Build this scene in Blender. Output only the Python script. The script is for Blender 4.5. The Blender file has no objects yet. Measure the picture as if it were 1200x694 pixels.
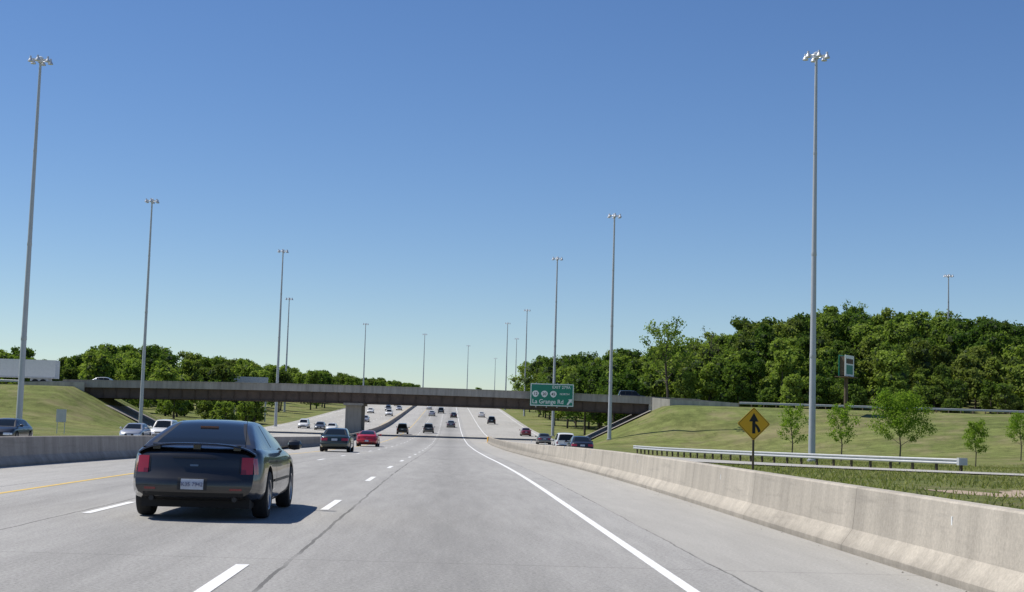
import bpy, bmesh, math, random
import numpy as np
from mathutils import Vector, Matrix
random.seed(7); rng=np.random.default_rng(11)
scene=bpy.context.scene
# ---------------------------------------------------------------- render/world
scene.view_settings.view_transform='Standard'
scene.view_settings.look='None'
scene.view_settings.exposure=0
world=bpy.data.worlds.new("World"); scene.world=world; world.use_nodes=True
SUN_EL=math.radians(58); SUN_AZ=math.radians(-72)
nt=world.node_tree; bg=nt.nodes['Background']
sky=nt.nodes.new('ShaderNodeTexSky'); sky.sky_type='NISHITA'; sky.sun_disc=False
sky.sun_elevation=SUN_EL; sky.sun_rotation=SUN_AZ%(2*math.pi)
sky.air_density=1.0; sky.dust_density=0.05; sky.ozone_density=4.2; sky.altitude=600
hs=nt.nodes.new('ShaderNodeHueSaturation'); hs.inputs['Saturation'].default_value=1.15; hs.inputs['Hue'].default_value=.508
nt.links.new(sky.outputs[0],hs.inputs['Color']); nt.links.new(hs.outputs[0],bg.inputs[0]); bg.inputs[1].default_value=0.104
sd=bpy.data.lights.new("sun","SUN"); sd.energy=5.0; sd.angle=math.radians(0.5); sd.color=(1,0.95,0.86)
so=bpy.data.objects.new("sun",sd); scene.collection.objects.link(so)
sv=Vector((math.cos(SUN_EL)*math.sin(SUN_AZ),math.cos(SUN_EL)*math.cos(SUN_AZ),math.sin(SUN_EL)))
so.rotation_euler=sv.to_track_quat('Z','Y').to_euler(); so.location=(-60,60,120)
# ---------------------------------------------------------------- camera
cd=bpy.data.cameras.new("camera"); cam=bpy.data.objects.new("camera",cd); scene.collection.objects.link(cam)
cd.sensor_width=36; cd.lens=51; cd.clip_end=20000; cd.clip_start=0.1
fwd=Vector((68.4/1700,1,154/1700)).normalized()
r0=fwd.cross(Vector((0,0,1))).normalized(); u0=r0.cross(fwd)
rr=0.03
R=r0*math.cos(rr)+u0*math.sin(rr); U=u0*math.cos(rr)-r0*math.sin(rr)
M=Matrix((R,U,-fwd)).transposed().to_4x4(); M.translation=Vector((0,0,1.4))
cam.matrix_world=M; scene.camera=cam
# ---------------------------------------------------------------- materials
class N:
    def __init__(s,name):
        s.m=bpy.data.materials.new(name); s.m.use_nodes=True; s.t=s.m.node_tree; s.b=s.t.nodes['Principled BSDF']
        s.out=s.t.nodes['Material Output']
        s.geo=s.t.nodes.new('ShaderNodeNewGeometry'); s.pos=s.geo.outputs['Position']
    def n(s,t): return s.t.nodes.new(t)
    def l(s,a,b): s.t.links.new(a,b)
    def noise(s,scale,detail=4,rough=.6,vec=None,stretch=None):
        x=s.n('ShaderNodeTexNoise'); x.inputs['Scale'].default_value=scale; x.inputs['Detail'].default_value=detail; x.inputs['Roughness'].default_value=rough
        v=vec or s.pos
        if stretch:
            mp=s.n('ShaderNodeMapping'); mp.inputs['Scale'].default_value=stretch; s.l(v,mp.inputs[0]); v=mp.outputs[0]
        s.l(v,x.inputs['Vector']); return x.outputs[0]
    def ramp(s,fac,stops,interp='LINEAR'):
        r=s.n('ShaderNodeValToRGB'); r.color_ramp.interpolation=interp
        e=r.color_ramp.elements
        while len(e)<len(stops): e.new(.5)
        for i,(p,c) in enumerate(stops):
            e[i].position=p; e[i].color=(c,c,c,1) if isinstance(c,(int,float)) else (*c,1)
        s.l(fac,r.inputs[0]); return r.outputs[0]
    def math(s,op,a,b=None,c=None):
        m=s.n('ShaderNodeMath'); m.operation=op
        for i,v in enumerate((a,b,c)):
            if v is None: continue
            if isinstance(v,(int,float)): m.inputs[i].default_value=v
            else: s.l(v,m.inputs[i])
        return m.outputs[0]
    def mix(s,fac,a,b,mode='MIX'):
        m=s.n('ShaderNodeMix'); m.data_type='RGBA'; m.blend_type=mode
        for idx,v in ((0,fac),(6,a),(7,b)):
            if isinstance(v,(int,float)) and idx==0: m.inputs[0].default_value=v
            elif isinstance(v,(tuple,list)): m.inputs[idx].default_value=(*v,1)
            elif isinstance(v,(int,float)): m.inputs[idx].default_value=(v,v,v,1)
            else: s.l(v,m.inputs[idx])
        return m.outputs[2]
    def bump(s,h,strength=.3,dist=.02):
        b=s.n('ShaderNodeBump'); b.inputs['Strength'].default_value=strength; b.inputs['Distance'].default_value=dist
        s.l(h,b.inputs['Height']); s.l(b.outputs[0],s.b.inputs['Normal'])
def simple(name,col,rough=.6,metal=0,coat=0,vary=0.0,scale=3,spec=None):
    a=N(name); a.b.inputs['Base Color'].default_value=(*col,1); a.b.inputs['Roughness'].default_value=rough; a.b.inputs['Metallic'].default_value=metal
    if spec is not None: a.b.inputs['Specular IOR Level'].default_value=spec
    if coat: a.b.inputs['Coat Weight'].default_value=coat; a.b.inputs['Coat Roughness'].default_value=.04
    if vary:
        f=a.ramp(a.noise(scale,6),[(.3,1-vary),(.7,1+vary)])
        a.l(a.mix(1.0,col,f,'MULTIPLY'),a.b.inputs['Base Color'])
    return a.m
def road_mat(name,base,own=True):
    a=N(name); sep=a.n('ShaderNodeSeparateXYZ'); a.l(a.pos,sep.inputs[0]); X=sep.outputs[0]; Y=sep.outputs[1]
    big=a.ramp(a.noise(.12,5,stretch=(1,.25,1)),[(.3,.86),(.7,1.10)])
    mid=a.ramp(a.noise(1.3,6,.7,stretch=(2.2,.22,1)),[(.3,.86),(.7,1.11)])
    fine=a.ramp(a.noise(26,6,.85),[(.25,.38),(.5,1.0),(.75,1.62)])
    c=a.mix(1,base,big,'MULTIPLY'); c=a.mix(1,c,mid,'MULTIPLY'); c=a.mix(1,c,fine,'MULTIPLY')
    grit=a.ramp(a.noise(9,3,.9),[(.66,0),(.74,.5)]); c=a.mix(grit,c,(.14,.135,.125))
    if own:
        t=a.math('MULTIPLY',a.math('ADD',X,12),1/18.0)
        k=lambda x:(x+12)/18
        st=[(k(-11),1.12),(k(-8.3),1.10),(k(-7.3),1.0),(k(-6.5),.88),(k(-5.7),.97),(k(-5.1),1.03),(k(-4.4),.95),(k(-3.55),.85),(k(-2.7),.95),(k(-1.9),1.04),(k(-1.0),.95),(k(0.05),.79),(k(1.1),.93),(k(2.1),1.0),(k(2.75),1.03),(k(2.95),1.15)]
        c=a.mix(1,c,a.ramp(t,st),'MULTIPLY')
        sh=a.math('GREATER_THAN',X,2.85); c=a.mix(a.math('MULTIPLY',sh,.4),c,(.37,.35,.305))
        w=a.math('MULTIPLY',a.math('SUBTRACT',a.noise(.9,4),.5),.10)
        for xs,hw in ((-1.55,.022),(-5.32,.016),(2.85,.014),(-8.4,.014)):
            d=a.math('ABSOLUTE',a.math('ADD',a.math('SUBTRACT',X,xs),w))
            f=a.math('MULTIPLY',a.math('LESS_THAN',d,hw),a.ramp(a.noise(.5,3,stretch=(1,.6,1)),[(.35,.2),(.55,.7)]))
            c=a.mix(f,c,(.06,.058,.054))
    m=a.math('PINGPONG',a.math('ADD',Y,a.math('MULTIPLY',a.math('SUBTRACT',a.noise(.8,3),.5),.12)),7.5)
    f=a.math('MULTIPLY',a.math('LESS_THAN',m,.018),.38)
    c=a.mix(f,c,(.08,.076,.07))
    a.l(c,a.b.inputs['Base Color']); a.b.inputs['Roughness'].default_value=.9
    a.bump(a.noise(32,5,.85),.6,.014)
    return a.m
M_road=road_mat('road_concrete',(.345,.335,.315)); M_road2=road_mat('road_concrete_b',(.40,.385,.35),False)
def concrete(name,base,joint=0,streak=.25):
    a=N(name); sep=a.n('ShaderNodeSeparateXYZ'); a.l(a.pos,sep.inputs[0])
    big=a.ramp(a.noise(.35,6),[(.3,.84),(.7,1.1)])
    st=a.ramp(a.noise(1.6,6,.7,stretch=(1,1,.08)),[(.35,1-streak),(.6,1.05)])
    fine=a.ramp(a.noise(25,5,.75),[(.25,.78),(.75,1.2)])
    c=a.mix(1,base,big,'MULTIPLY'); c=a.mix(1,c,st,'MULTIPLY'); c=a.mix(1,c,fine,'MULTIPLY')
    if joint:
        m=a.math('PINGPONG',sep.outputs[1],joint); f=a.math('MULTIPLY',a.math('LESS_THAN',m,.012),.55)
        c=a.mix(f,c,(.07,.06,.05))
        m2=a.math('SUBTRACT',1,a.math('SMOOTH_MIN',a.math('MULTIPLY',m,3.0),1,.2)); f2=a.math('MULTIPLY',m2,.26)
        c=a.mix(f2,c,(.2,.18,.15))
        base_d=a.ramp(a.math('ADD',sep.outputs[2],a.math('MULTIPLY',a.noise(2.2,4),.16)),[(.05,.66),(.25,1.0)]); c=a.mix(1,c,base_d,'MULTIPLY')
        smear=a.ramp(a.noise(1.0,5,.7,stretch=(1,.35,4)),[(.56,0),(.72,.4)]); c=a.mix(smear,c,(.16,.145,.125))
    a.l(c,a.b.inputs['Base Color']); a.b.inputs['Roughness'].default_value=.9; a.bump(a.noise(30,4,.7),.3,.01); return a.m
M_barrier=concrete('barrier_concrete',(.46,.415,.345),3.0,.2)
M_median=concrete('median_concrete',(.36,.32,.28),3.0,.25)
M_conc=concrete('bridge_concrete',(.46,.43,.37),0,.25)
M_parapet=concrete('parapet_concrete',(.38,.355,.32),0,.3)
M_paving=concrete('slope_paving',(.30,.28,.25),0,.2)
def grass_mat():
    a=N('grass'); 
    n1=a.noise(.045,6,.6); n2=a.noise(.5,6,.7); n3=a.noise(9,5,.8)
    c=a.ramp(n1,[(.3,(.125,.158,.046)),(.5,(.172,.196,.064)),(.7,(.225,.222,.088))])
    c=a.mix(1,c,a.ramp(n2,[(.25,.55),(.5,1.0),(.75,1.35)]),'MULTIPLY')
    c=a.mix(1,c,a.ramp(n3,[(.25,.5),(.5,1.0),(.75,1.5)]),'MULTIPLY')
    f=a.ramp(a.noise(.16,6,.7),[(.50,0.0),(.66,.75)]); c=a.mix(f,c,(.26,.225,.125))
    f=a.ramp(a.noise(.8,6,.75),[(.55,0.0),(.68,.6)]); c=a.mix(f,c,(.075,.10,.03))
    mw=a.ramp(a.noise(.5,3,.5,stretch=(.12,1.4,.1)),[(.35,.84),(.65,1.12)]); c=a.mix(1,c,mw,'MULTIPLY')
    a.l(c,a.b.inputs['Base Color']); a.b.inputs['Roughness'].default_value=.95; a.b.inputs['Specular IOR Level'].default_value=.1
    a.bump(a.noise(6,6,.8),.9,.15); return a.m
M_grass=grass_mat()
def leaf_mat(name,c0,c1,trans=.35,c2=None):
    a=N(name); at=a.n('ShaderNodeAttribute'); at.attribute_name='tint'
    c=a.mix(at.outputs['Fac'],c0,c1)
    c=a.mix(1,c,a.ramp(a.noise(.9,4,.7),[(.3,.7),(.7,1.25)]),'MULTIPLY')
    c=a.mix(a.ramp(a.noise(.06,2,.5),[(.50,0),(.64,.4)]),c,c2 or (.18,.175,.065))
    d=a.n('ShaderNodeBsdfDiffuse'); t=a.n('ShaderNodeBsdfTranslucent'); mx=a.n('ShaderNodeMixShader'); mx.inputs[0].default_value=trans
    a.l(c,d.inputs[0]); a.l(a.mix(1,c,(1.05,1.15,.55),'MULTIPLY'),t.inputs[0]); a.l(d.outputs[0],mx.inputs[1]); a.l(t.outputs[0],mx.inputs[2]); a.l(mx.outputs[0],a.out.inputs[0]); return a.m
M_leaf=leaf_mat('forest_foliage',(.075,.135,.028),(.275,.36,.075),.40)
M_leafy=leaf_mat('young_foliage',(.15,.26,.035),(.27,.38,.055),.5,(.22,.3,.06))
M_blade=leaf_mat('grass_blades',(.16,.21,.05),(.34,.33,.14),.35,(.28,.27,.11))
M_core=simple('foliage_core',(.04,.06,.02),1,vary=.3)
M_bark=simple('bark',(.085,.07,.055),.95,vary=.35,scale=6)
M_white=simple('white_paint',(.78,.78,.76),.7,vary=.16,scale=9)
M_yellow=simple('yellow_paint',(.66,.46,.12),.7,vary=.2,scale=7)
M_galv=simple('galvanised_steel',(.52,.53,.54),.55,.25,vary=.08)
M_mast=simple('mast_steel',(.46,.48,.50),.55,.2,vary=.06,scale=1)
M_lamp=simple('luminaire',(.62,.64,.66),.35,.3)
M_girder=simple('girder_steel',(.085,.060,.048),.7,.0,vary=.22,scale=1.2)
M_dark=simple('dark_rubber',(.012,.012,.012),.8)
M_blackpl=simple('black_trim',(.015,.015,.016),.5)
M_glass=simple('car_glass',(.010,.013,.015),.06,spec=.35)
M_tyre=simple('tyre',(.02,.02,.02),.85,vary=.2,scale=8)
M_rim=simple('rim',(.38,.38,.39),.35,.8)
M_red=simple('tail_lens',(.34,.02,.03),.2,0,.6)
M_redd=simple('tail_lens_dark',(.17,.008,.014),.2,0,.6)
M_amber=simple('amber_lens',(.6,.2,.02),.2,0,.5)
M_head=simple('headlight_lens',(.75,.77,.78),.12,.2,.6)
M_chrome=simple('chrome',(.25,.25,.25),.3,1)
M_sgreen=simple('sign_green',(.008,.20,.13),.5); M_swhite=simple('sign_white',(.76,.78,.76),.5)
M_syel=simple('sign_yellow',(.86,.44,.01),.5); M_sblack=simple('sign_black',(.01,.01,.01),.6)
M_wood=simple('post_wood',(.12,.09,.06),.9,vary=.3)
M_plate=simple('plate',(.46,.49,.54),.5,vary=.15,scale=12); M_navy=simple('plate_ink',(.10,.11,.2),.6)
M_trailer=simple('trailer_white',(.70,.70,.68),.45,vary=.05)
M_gravel=simple('gravel',(.36,.28,.20),.95,vary=.35,scale=2.5)
# ---------------------------------------------------------------- mesh builder
class MB:
    def __init__(s): s.v=[];s.f=[];s.m=[]
    def add(s,vs,fs,m=0):
        o=len(s.v); s.v+= [tuple(p) for p in vs]; s.f+=[tuple(i+o for i in f) for f in fs]; s.m+=[m]*len(fs)
    def box(s,x0,x1,y0,y1,z0,z1,m=0):
        s.add([(x0,y0,z0),(x1,y0,z0),(x1,y1,z0),(x0,y1,z0),(x0,y0,z1),(x1,y0,z1),(x1,y1,z1),(x0,y1,z1)],
              [(3,2,1,0),(4,5,6,7),(0,1,5,4),(1,2,6,5),(2,3,7,6),(3,0,4,7)],m)
    def tube(s,pts,rad,n=8,m=0,cap=True):
        pts=[Vector(p) for p in pts]; rings=[]
        for i,p in enumerate(pts):
            d=(pts[min(i+1,len(pts)-1)]-pts[max(i-1,0)]).normalized()
            a=Vector((1,0,0)) if abs(d.x)<.8 else Vector((0,1,0)); b=d.cross(a).normalized(); a=b.cross(d)
            rings.append([p+(a*math.cos(t)+b*math.sin(t))*rad[i] for t in [2*math.pi*k/n for k in range(n)]])
        vs=[q for r in rings for q in r]; fs=[]
        for i in range(len(pts)-1):
            for k in range(n): fs.append((i*n+k,i*n+(k+1)%n,(i+1)*n+(k+1)%n,(i+1)*n+k))
        if cap: fs.append(tuple(range(n))[::-1]); fs.append(tuple((len(pts)-1)*n+k for k in range(n)))
        s.add(vs,fs,m)
    def grid(s,P,m=0,close=False):
        R=len(P);C=len(P[0]); vs=[q for r in P for q in r]; fs=[]
        for i in range(R-1):
            for j in range(C-1): fs.append((i*C+j,i*C+j+1,(i+1)*C+j+1,(i+1)*C+j))
        s.add(vs,fs,m)
    def lathe(s,prof,cx,cy,cz,axis='x',n=24,m=0):
        vs=[];fs=[]
        for (a,r) in prof:
            for k in range(n):
                t=2*math.pi*k/n
                if axis=='x': vs.append((cx+a,cy+r*math.cos(t),cz+r*math.sin(t)))
                else: vs.append((cx+r*math.cos(t),cy+r*math.sin(t),cz+a))
        for i in range(len(prof)-1):
            for k in range(n): fs.append((i*n+k,i*n+(k+1)%n,(i+1)*n+(k+1)%n,(i+1)*n+k))
        s.add(vs,fs,m)
    def mesh(s,name,mats,fix=True):
        me=bpy.data.meshes.new(name); me.from_pydata(s.v,[],s.f); me.polygons.foreach_set('material_index',s.m)
        for m in mats: me.materials.append(m)
        if fix:
            b=bmesh.new(); b.from_mesh(me); bmesh.ops.recalc_face_normals(b,faces=b.faces); b.to_mesh(me); b.free()
        me.update(); return me
    def obj(s,name,mats,parent=None,smooth=None,fix=True):
        me=s.mesh(name,mats,fix); return link(me,name,parent,smooth)
def link(me,name,parent=None,smooth=None):
    if smooth:
        me.polygons.foreach_set('use_smooth',[True]*len(me.polygons)); me.set_sharp_from_angle(angle=math.radians(smooth))
    o=bpy.data.objects.new(name,me); scene.collection.objects.link(o)
    if parent: o.parent=parent
    return o
def empty(name,loc=(0,0,0),rot=(0,0,0)):
    e=bpy.data.objects.new(name,None); e.location=loc; e.rotation_euler=rot; scene.collection.objects.link(e); return e
def text(body,size,mat,parent,loc,rot=(math.pi/2,0,0),name='lettering',sx=1,ext=.004,off=.012):
    c=bpy.data.curves.new(name,'FONT'); c.body=body; c.size=size; c.align_x='CENTER'; c.align_y='CENTER'; c.extrude=ext; c.offset=size*off
    t=bpy.data.objects.new('tmp',c); scene.collection.objects.link(t); bpy.context.view_layer.update()
    me=bpy.data.meshes.new_from_object(t.evaluated_get(bpy.context.evaluated_depsgraph_get())); bpy.data.objects.remove(t)
    me.materials.clear(); me.materials.append(mat)
    o=bpy.data.objects.new(name,me); scene.collection.objects.link(o); o.parent=parent; o.location=loc; o.rotation_euler=rot; o.scale=(sx,1,1); return o
# ---------------------------------------------------------------- terrain
_pd=np.array([-300,0,40,60,85,125,170,220,260,300,364,430,500,600,700,800,1000,1500,3000,9000.])
_pz=np.array([0,0,0,-.12,-.35,-.62,-.75,-.5,.1,1.0,2.9,5.0,7.2,10,11.8,12.3,11,2,-8,-30.])
_fd=np.arange(-320,9000,2.0); _fz=np.interp(_fd,_pd,_pz)
k=np.hanning(17);k/=k.sum(); _fz=np.convolve(np.pad(_fz,8,'edge'),k,'valid')
def zr(d): return np.interp(d,_fd,_fz)
def ss(t): t=np.clip(t,0,1); return t*t*(3-2*t)
def terr(X,D):
    b=zr(D)-.06
    z=b.copy()
    z=z+ss((-34-X)/30)*1.3+ss((X-45)/60)*ss((D-100)/60)*1.0
    z=z+ss((-60-X)/80)*ss((D-240)/60)*3
    ex=np.clip((-44-X)/12,0,1); L=26
    el=-.6+6.1*ex; pf=ss((D-(217-L))/L)*ss((262-D)/26)
    z=z+(np.maximum(el,z)-z)*pf*np.where(ex>0,1,0)
    ex=np.clip((X-20.5)/12,0,1); L=np.clip(24+(X-34)*1.1,24,88)
    er=-.5+6.0*ex
    pf=ss((D-(217-L))/L)*(1-(1-ss((262-D)/26))*(1-ss((X-35)/30)))
    z=z+(np.maximum(er,z)-z)*pf*np.where(ex>0,1,0)
    hr=5.5+np.clip((D-238)*.12,0,9.5); g=ss((X-35)/40)*ss((D-232)/12)
    z=z+np.maximum(hr-z,0)*g
    un=.10*np.sin(X*.11+D*.05)+.07*np.sin(X*.23-D*.09)+.04*np.sin(X*.6+D*.31)
    out=np.clip(np.maximum((-36-X)/8,(X-24)/12),0,1)*ss((D-100)/20)
    out=out*np.where((D>212)&(D<240),0,1)
    return z+un*out
ds=np.concatenate([np.arange(-60,60,4),np.arange(60,280,2),np.arange(280,700,10),np.arange(700,1100,25),[1200,1400,1700,2200,3000,4500,7000]])
xs=np.concatenate([[-6000,-3000,-1500,-800,-500,-380,-300],np.arange(-240,-96,8),np.arange(-96,-33,2),[-34,-33],np.arange(-30,20,5),[19,20.5],np.arange(22,90,2),np.arange(90,260,8),[300,380,500,800,1500,3000,6000]])
xs=np.unique(xs)
XX,DD=np.meshgrid(xs,ds); ZZ=terr(XX,DD)
def fastmesh(name,V,F,mats,tint=None,mi=None,smooth=False):
    me=bpy.data.meshes.new(name); nf,k=F.shape
    me.vertices.add(len(V)); me.vertices.foreach_set('co',V.astype(np.float32).ravel())
    me.loops.add(nf*k); me.loops.foreach_set('vertex_index',F.astype(np.int32).ravel())
    me.polygons.add(nf); me.polygons.foreach_set('loop_start',(np.arange(nf)*k).astype(np.int32))
    if mi is not None: me.polygons.foreach_set('material_index',mi.astype(np.int32))
    me.polygons.foreach_set('use_smooth',np.full(nf,smooth))
    me.update(calc_edges=True)
    for m in mats: me.materials.append(m)
    if tint is not None:
        at=me.attributes.new('tint','FLOAT','POINT'); at.data.foreach_set('value',tint.astype(np.float32))
    return me
nr,nc=XX.shape; V=np.stack([XX,DD,ZZ],-1).reshape(-1,3)
idx=np.arange(nr*nc).reshape(nr,nc); F=np.stack([idx[:-1,:-1],idx[:-1,1:],idx[1:,1:],idx[1:,:-1]],-1).reshape(-1,4)
link(fastmesh('ground',V,F,[M_grass],smooth=True),'ground')
rows=np.concatenate([np.arange(-20,280,2.0),np.arange(280,1000,8.0)])
def strip(name,fl,fr,dz,mat,d0,d1,parent=None,step=None,cols=1):
    d=rows[(rows>d0)&(rows<d1)]; d=np.concatenate([[d0],d,[d1]])
    P=[]
    for q in d:
        a=fl(q) if callable(fl) else fl; b=fr(q) if callable(fr) else fr
        P.append([(a+(b-a)*t/cols,q,float(zr(q))+dz) for t in range(cols+1)])
    mb=MB(); mb.grid(P); return mb.obj(name,[mat],parent,fix=False)
wallx=lambda d: float(np.interp(d,[0,38,75,110,180,220,400,900],[-12.2,-11.7,-10.8,-10.6,-11.8,-12.5,-12.6,-12.6]))
strip('highway',wallx,5.3,0.0,M_road,-20,1000)
strip('opposite_highway',-33,lambda d:wallx(d),-.004,M_road2,-20,1000)
strip('merge_lane',5.25,lambda d:float(np.interp(d,[78,90,100,125,150,190,260,500,900],[8,9.5,10.5,13,15,16.5,17,18,18])),-.004,M_road2,78,1000)
def catmull(pts,n=10):
    out=[];p=[Vector(q) for q in pts]; p=[p[0]*2-p[1]]+p+[p[-1]*2-p[-2]]
    for i in range(1,len(p)-2):
        for k in range(n):
            t=k/n; out.append(.5*((2*p[i])+(-p[i-1]+p[i+1])*t+(2*p[i-1]-5*p[i]+4*p[i+1]-p[i+2])*t*t+(-p[i-1]+3*p[i]-3*p[i+1]+p[i+2])*t**3))
    out.append(p[-2]); return out
rpc=[(110,58),(80,60),(56,64),(40,69),(29,76),(20.5,88),(15.5,104),(12.8,125),(11.8,150),(11.5,175)]
rp=catmull(rpc)
mb=MB();P=[]
for i,p in enumerate(rp):
    d=(rp[min(i+1,len(rp)-1)]-rp[max(i-1,0)]).normalized(); n=Vector((-d.y,d.x))
    P.append([(p.x+n.x*o,p.y+n.y*o,float(zr(p.y+n.y*o))+.001) for o in (-3.6,0,3.6)])
mb.grid(P); mb.obj('entrance_ramp',[M_road2],fix=False)
mb=MB();gp=[]
for k in range(0,31):
    a=24-k*.33; dd=44+1.1*math.sin(k*.7)-.12*k
    gp.append([(a,dd+w,float(zr(dd))-.045) for w in (-2.0+.7*math.sin(k*1.3),0,1.6+.6*math.sin(k*1.7))])
mb.grid(gp); mb.obj('gravel_patch',[M_gravel],fix=False)
mk=empty('road_markings')
strip('edge_line',2.14,2.26,.004,M_white,-20,900,mk)
strip('yellow_line',-7.78,-7.66,.004,M_yellow,-20,900,mk)
mb=MB()
def dash(x,d0,w=.13,L=3.05):
    n=3
    mb.grid([[(x-w/2,d0+L*i/n,float(zr(d0+L*i/n))+.005),(x+w/2,d0+L*i/n,float(zr(d0+L*i/n))+.005)] for i in range(n+1)])
for i in range(-2,60):
    dash(-1.95,11.25+12.19*i); dash(-5.13,21.1+12.19*(i-1))
    for x in (-17.2,-20.8,-24.4,-28): dash(x,14+12.19*i)
mb.obj('dashes',[M_white],mk,fix=False)
strip('opposite_yellow',-14.2,-14.08,.003,M_yellow,0,900,mk)
strip('opposite_edge',-31.4,-31.28,.003,M_white,0,900,mk)
me_=lambda o:(lambda d:float(np.interp(d,[110,150,190,260,500,900],[11.3,13.8,15.3,15.8,16.8,16.8]))+o)
strip('merge_edge',me_(0),me_(.12),.006,M_white,120,900,mk)
strip('merge_line',6.2,6.32,.006,M_white,190,900,mk)
# ---------------------------------------------------------------- barriers
def sweep(name,prof,xf,d0,d1,mat,mats=None):
    d=rows[(rows>d0)&(rows<d1)]; d=np.concatenate([[d0],d,[d1]]); mb=MB()
    P=[[(xf(q)+a,q,float(zr(q))+b) for a,b in prof] for q in d]; mb.grid(P)
    n=len(prof)
    mb.add(P[0],[tuple(range(n))]); mb.add(P[-1],[tuple(range(n))[::-1]])
    return mb.obj(name,[mat],smooth=25)
J=[(0,-.05),(0,.075),(.14,.27),(.175,.60),(.19,.77),(.21,.79),(.38,.79),(.40,.77),(.415,.60),(.45,.27),(.59,.075),(.59,-.05)]
b=sweep('concrete_barrier',J,lambda q:4.9,-20,187,M_barrier)
mb=MB()
for q in (14.5,27,39,52,64,77,90): mb.box(5.07,5.115,q,q+.03,.52,.64,0)
mb.obj('reflectors',[M_swhite],b)
J2=[(a-.3,c*.98) for a,c in J]
sweep('concrete_barrier',J2,wallx,-20,900,M_median)
mb=MB(); mb.box(4.95,5.45,187.2,190,-.9,.1); mb.obj('crash_cushion',[M_syel])
# ---------------------------------------------------------------- bridge
br=empty('highway_overpass')
zt=lambda x: 6.42+.5*(1-((x+10)/48.)**2)
def beam(mb,x0,x1,y0,y1,flo,fhi,m=0,n=24):
    P=[]
    for i in range(n+1):
        x=x0+(x1-x0)*i/n; P.append([(x,y0,flo(x)),(x,y1,flo(x)),(x,y1,fhi(x)),(x,y0,fhi(x)),(x,y0,flo(x))])
    mb.grid(P,m); mb.add(P[0][:4],[(0,1,2,3)],m); mb.add(P[-1][:4],[(3,2,1,0)],m)
mb=MB()
beam(mb,-58,38,220,220.35,lambda x:zt(x)-1.02,zt); beam(mb,-58,38,231.65,232,lambda x:zt(x)-1.02,zt)
beam(mb,-58,38,219.93,220.42,lambda x:zt(x)+.003,lambda x:zt(x)+.10)
for i in range(32): 
    x=-57+i*3; mb.box(x,x+.05,219.985,219.999,zt(x)-1.0,zt(x)-.02)
mb.obj('parapets',[M_parapet],br)
mb=MB(); beam(mb,-58,38,220.352,231.648,lambda x:zt(x)-1.0,lambda x:zt(x)-.80); mb.obj('deck',[M_paving],br)
mb=MB()
for gy in (220.6,222.8,225,227.2,229.4,231.3):
    beam(mb,-55,30.5,gy,gy+.04,lambda x:zt(x)-2.50,lambda x:zt(x)-1.03)
    beam(mb,-55,30.5,gy-.22,gy+.26,lambda x:zt(x)-2.56,lambda x:zt(x)-2.503)
    beam(mb,-55,30.5,gy-.18,gy+.22,lambda x:zt(x)-1.08,lambda x:zt(x)-1.025)
for i in range(44):
    x=-54+i*1.95; mb.box(x,x+.03,220.42,220.598,zt(x)-2.49,zt(x)-1.09)
mb.obj('steel_girders',[M_girder],br)
mb=MB()
for i in range(10):
    x=-50+i*8.8; mb.box(x,x+.08,220.7,231.3,zt(x)-2.2,zt(x)-1.9)
mb.obj('cross_frames',[M_girder],br)
mb=MB()
mb.box(-15.8,-13.4,221.2,230.8,-1.2,zt(-14.6)-2.9); mb.box(-16.1,-13.1,220.4,231.6,zt(-14.6)-2.899,zt(-14.6)-2.57)
mb.obj('pier',[M_paving],br)
mb=MB()
for (xa,xb) in ((30.2,31.6),(-56.4,-55.0)):
    mb.box(xa,xb,219.9,232.1,1.5,zt(xa)-1.03)
def prism(poly,y0,y1,m=0):
    n=len(poly); vs=[(x,y0,z) for x,z in poly]+[(x,y1,z) for x,z in poly]
    fs=[tuple(range(n)),tuple(range(n,2*n))[::-1]]+[(i,(i+1)%n,n+(i+1)%n,n+i) for i in range(n)]
    mb.add(vs,fs,m)
def wing(p0,p1,zb0,zb1,zt0,zt1,th=.4):
    p0=Vector(p0);p1=Vector(p1); d=(p1-p0).normalized(); n=Vector((-d.y,d.x))*th
    q=[p0,p1,p1+n,p0+n]; zb=[zb0,zb1,zb1,zb0]; ztp=[zt0,zt1,zt1,zt0]
    mb.add([(a.x,a.y,z) for a,z in zip(q,zb)]+[(a.x,a.y,z) for a,z in zip(q,ztp)],[(0,1,2,3),(4,5,6,7),(0,1,5,4),(1,2,6,5),(2,3,7,6),(3,0,4,7)])
wing((30.6,219.5),(32.9,217.0),1.0,2.2,6.52,6.3); wing((32.9,217.0),(41,219.4),1.5,4.6,6.3,6.1)
wing((-54.6,219.5),(-64,219.5),2.4,4.8,6.2,6.0)
prism([(38.02,4.9),(44,4.9),(44,6.1),(38.02,6.4)],220.02,220.36)
prism([(-58.02,4.9),(-64,4.9),(-64,6.0),(-58.02,6.3)],220.02,220.36)
mb.obj('abutments',[M_conc],br)
mb=MB()
for s,x0,x1 in ((1,20.3,30.2),(-1,-43.8,-55.0)):
    z1=4.55 if s>0 else 4.75
    mb.grid([[ (x0+(x1-x0)*j/6,yy,-.42+(z1+.42)*j/6+.05) for j in range(7)] for yy in (217,233)])
mb.obj('slope_paving',[M_paving],br)
mb=MB()
for a,b_ in ((38,420),(-420,-58)):
    mb.grid([[(a+(b_-a)*i/60,yy,5.62) for i in range(61)] for yy in (220.6,231.4)])
mb.obj('crossing_road',[M_road2],fix=False)
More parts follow.
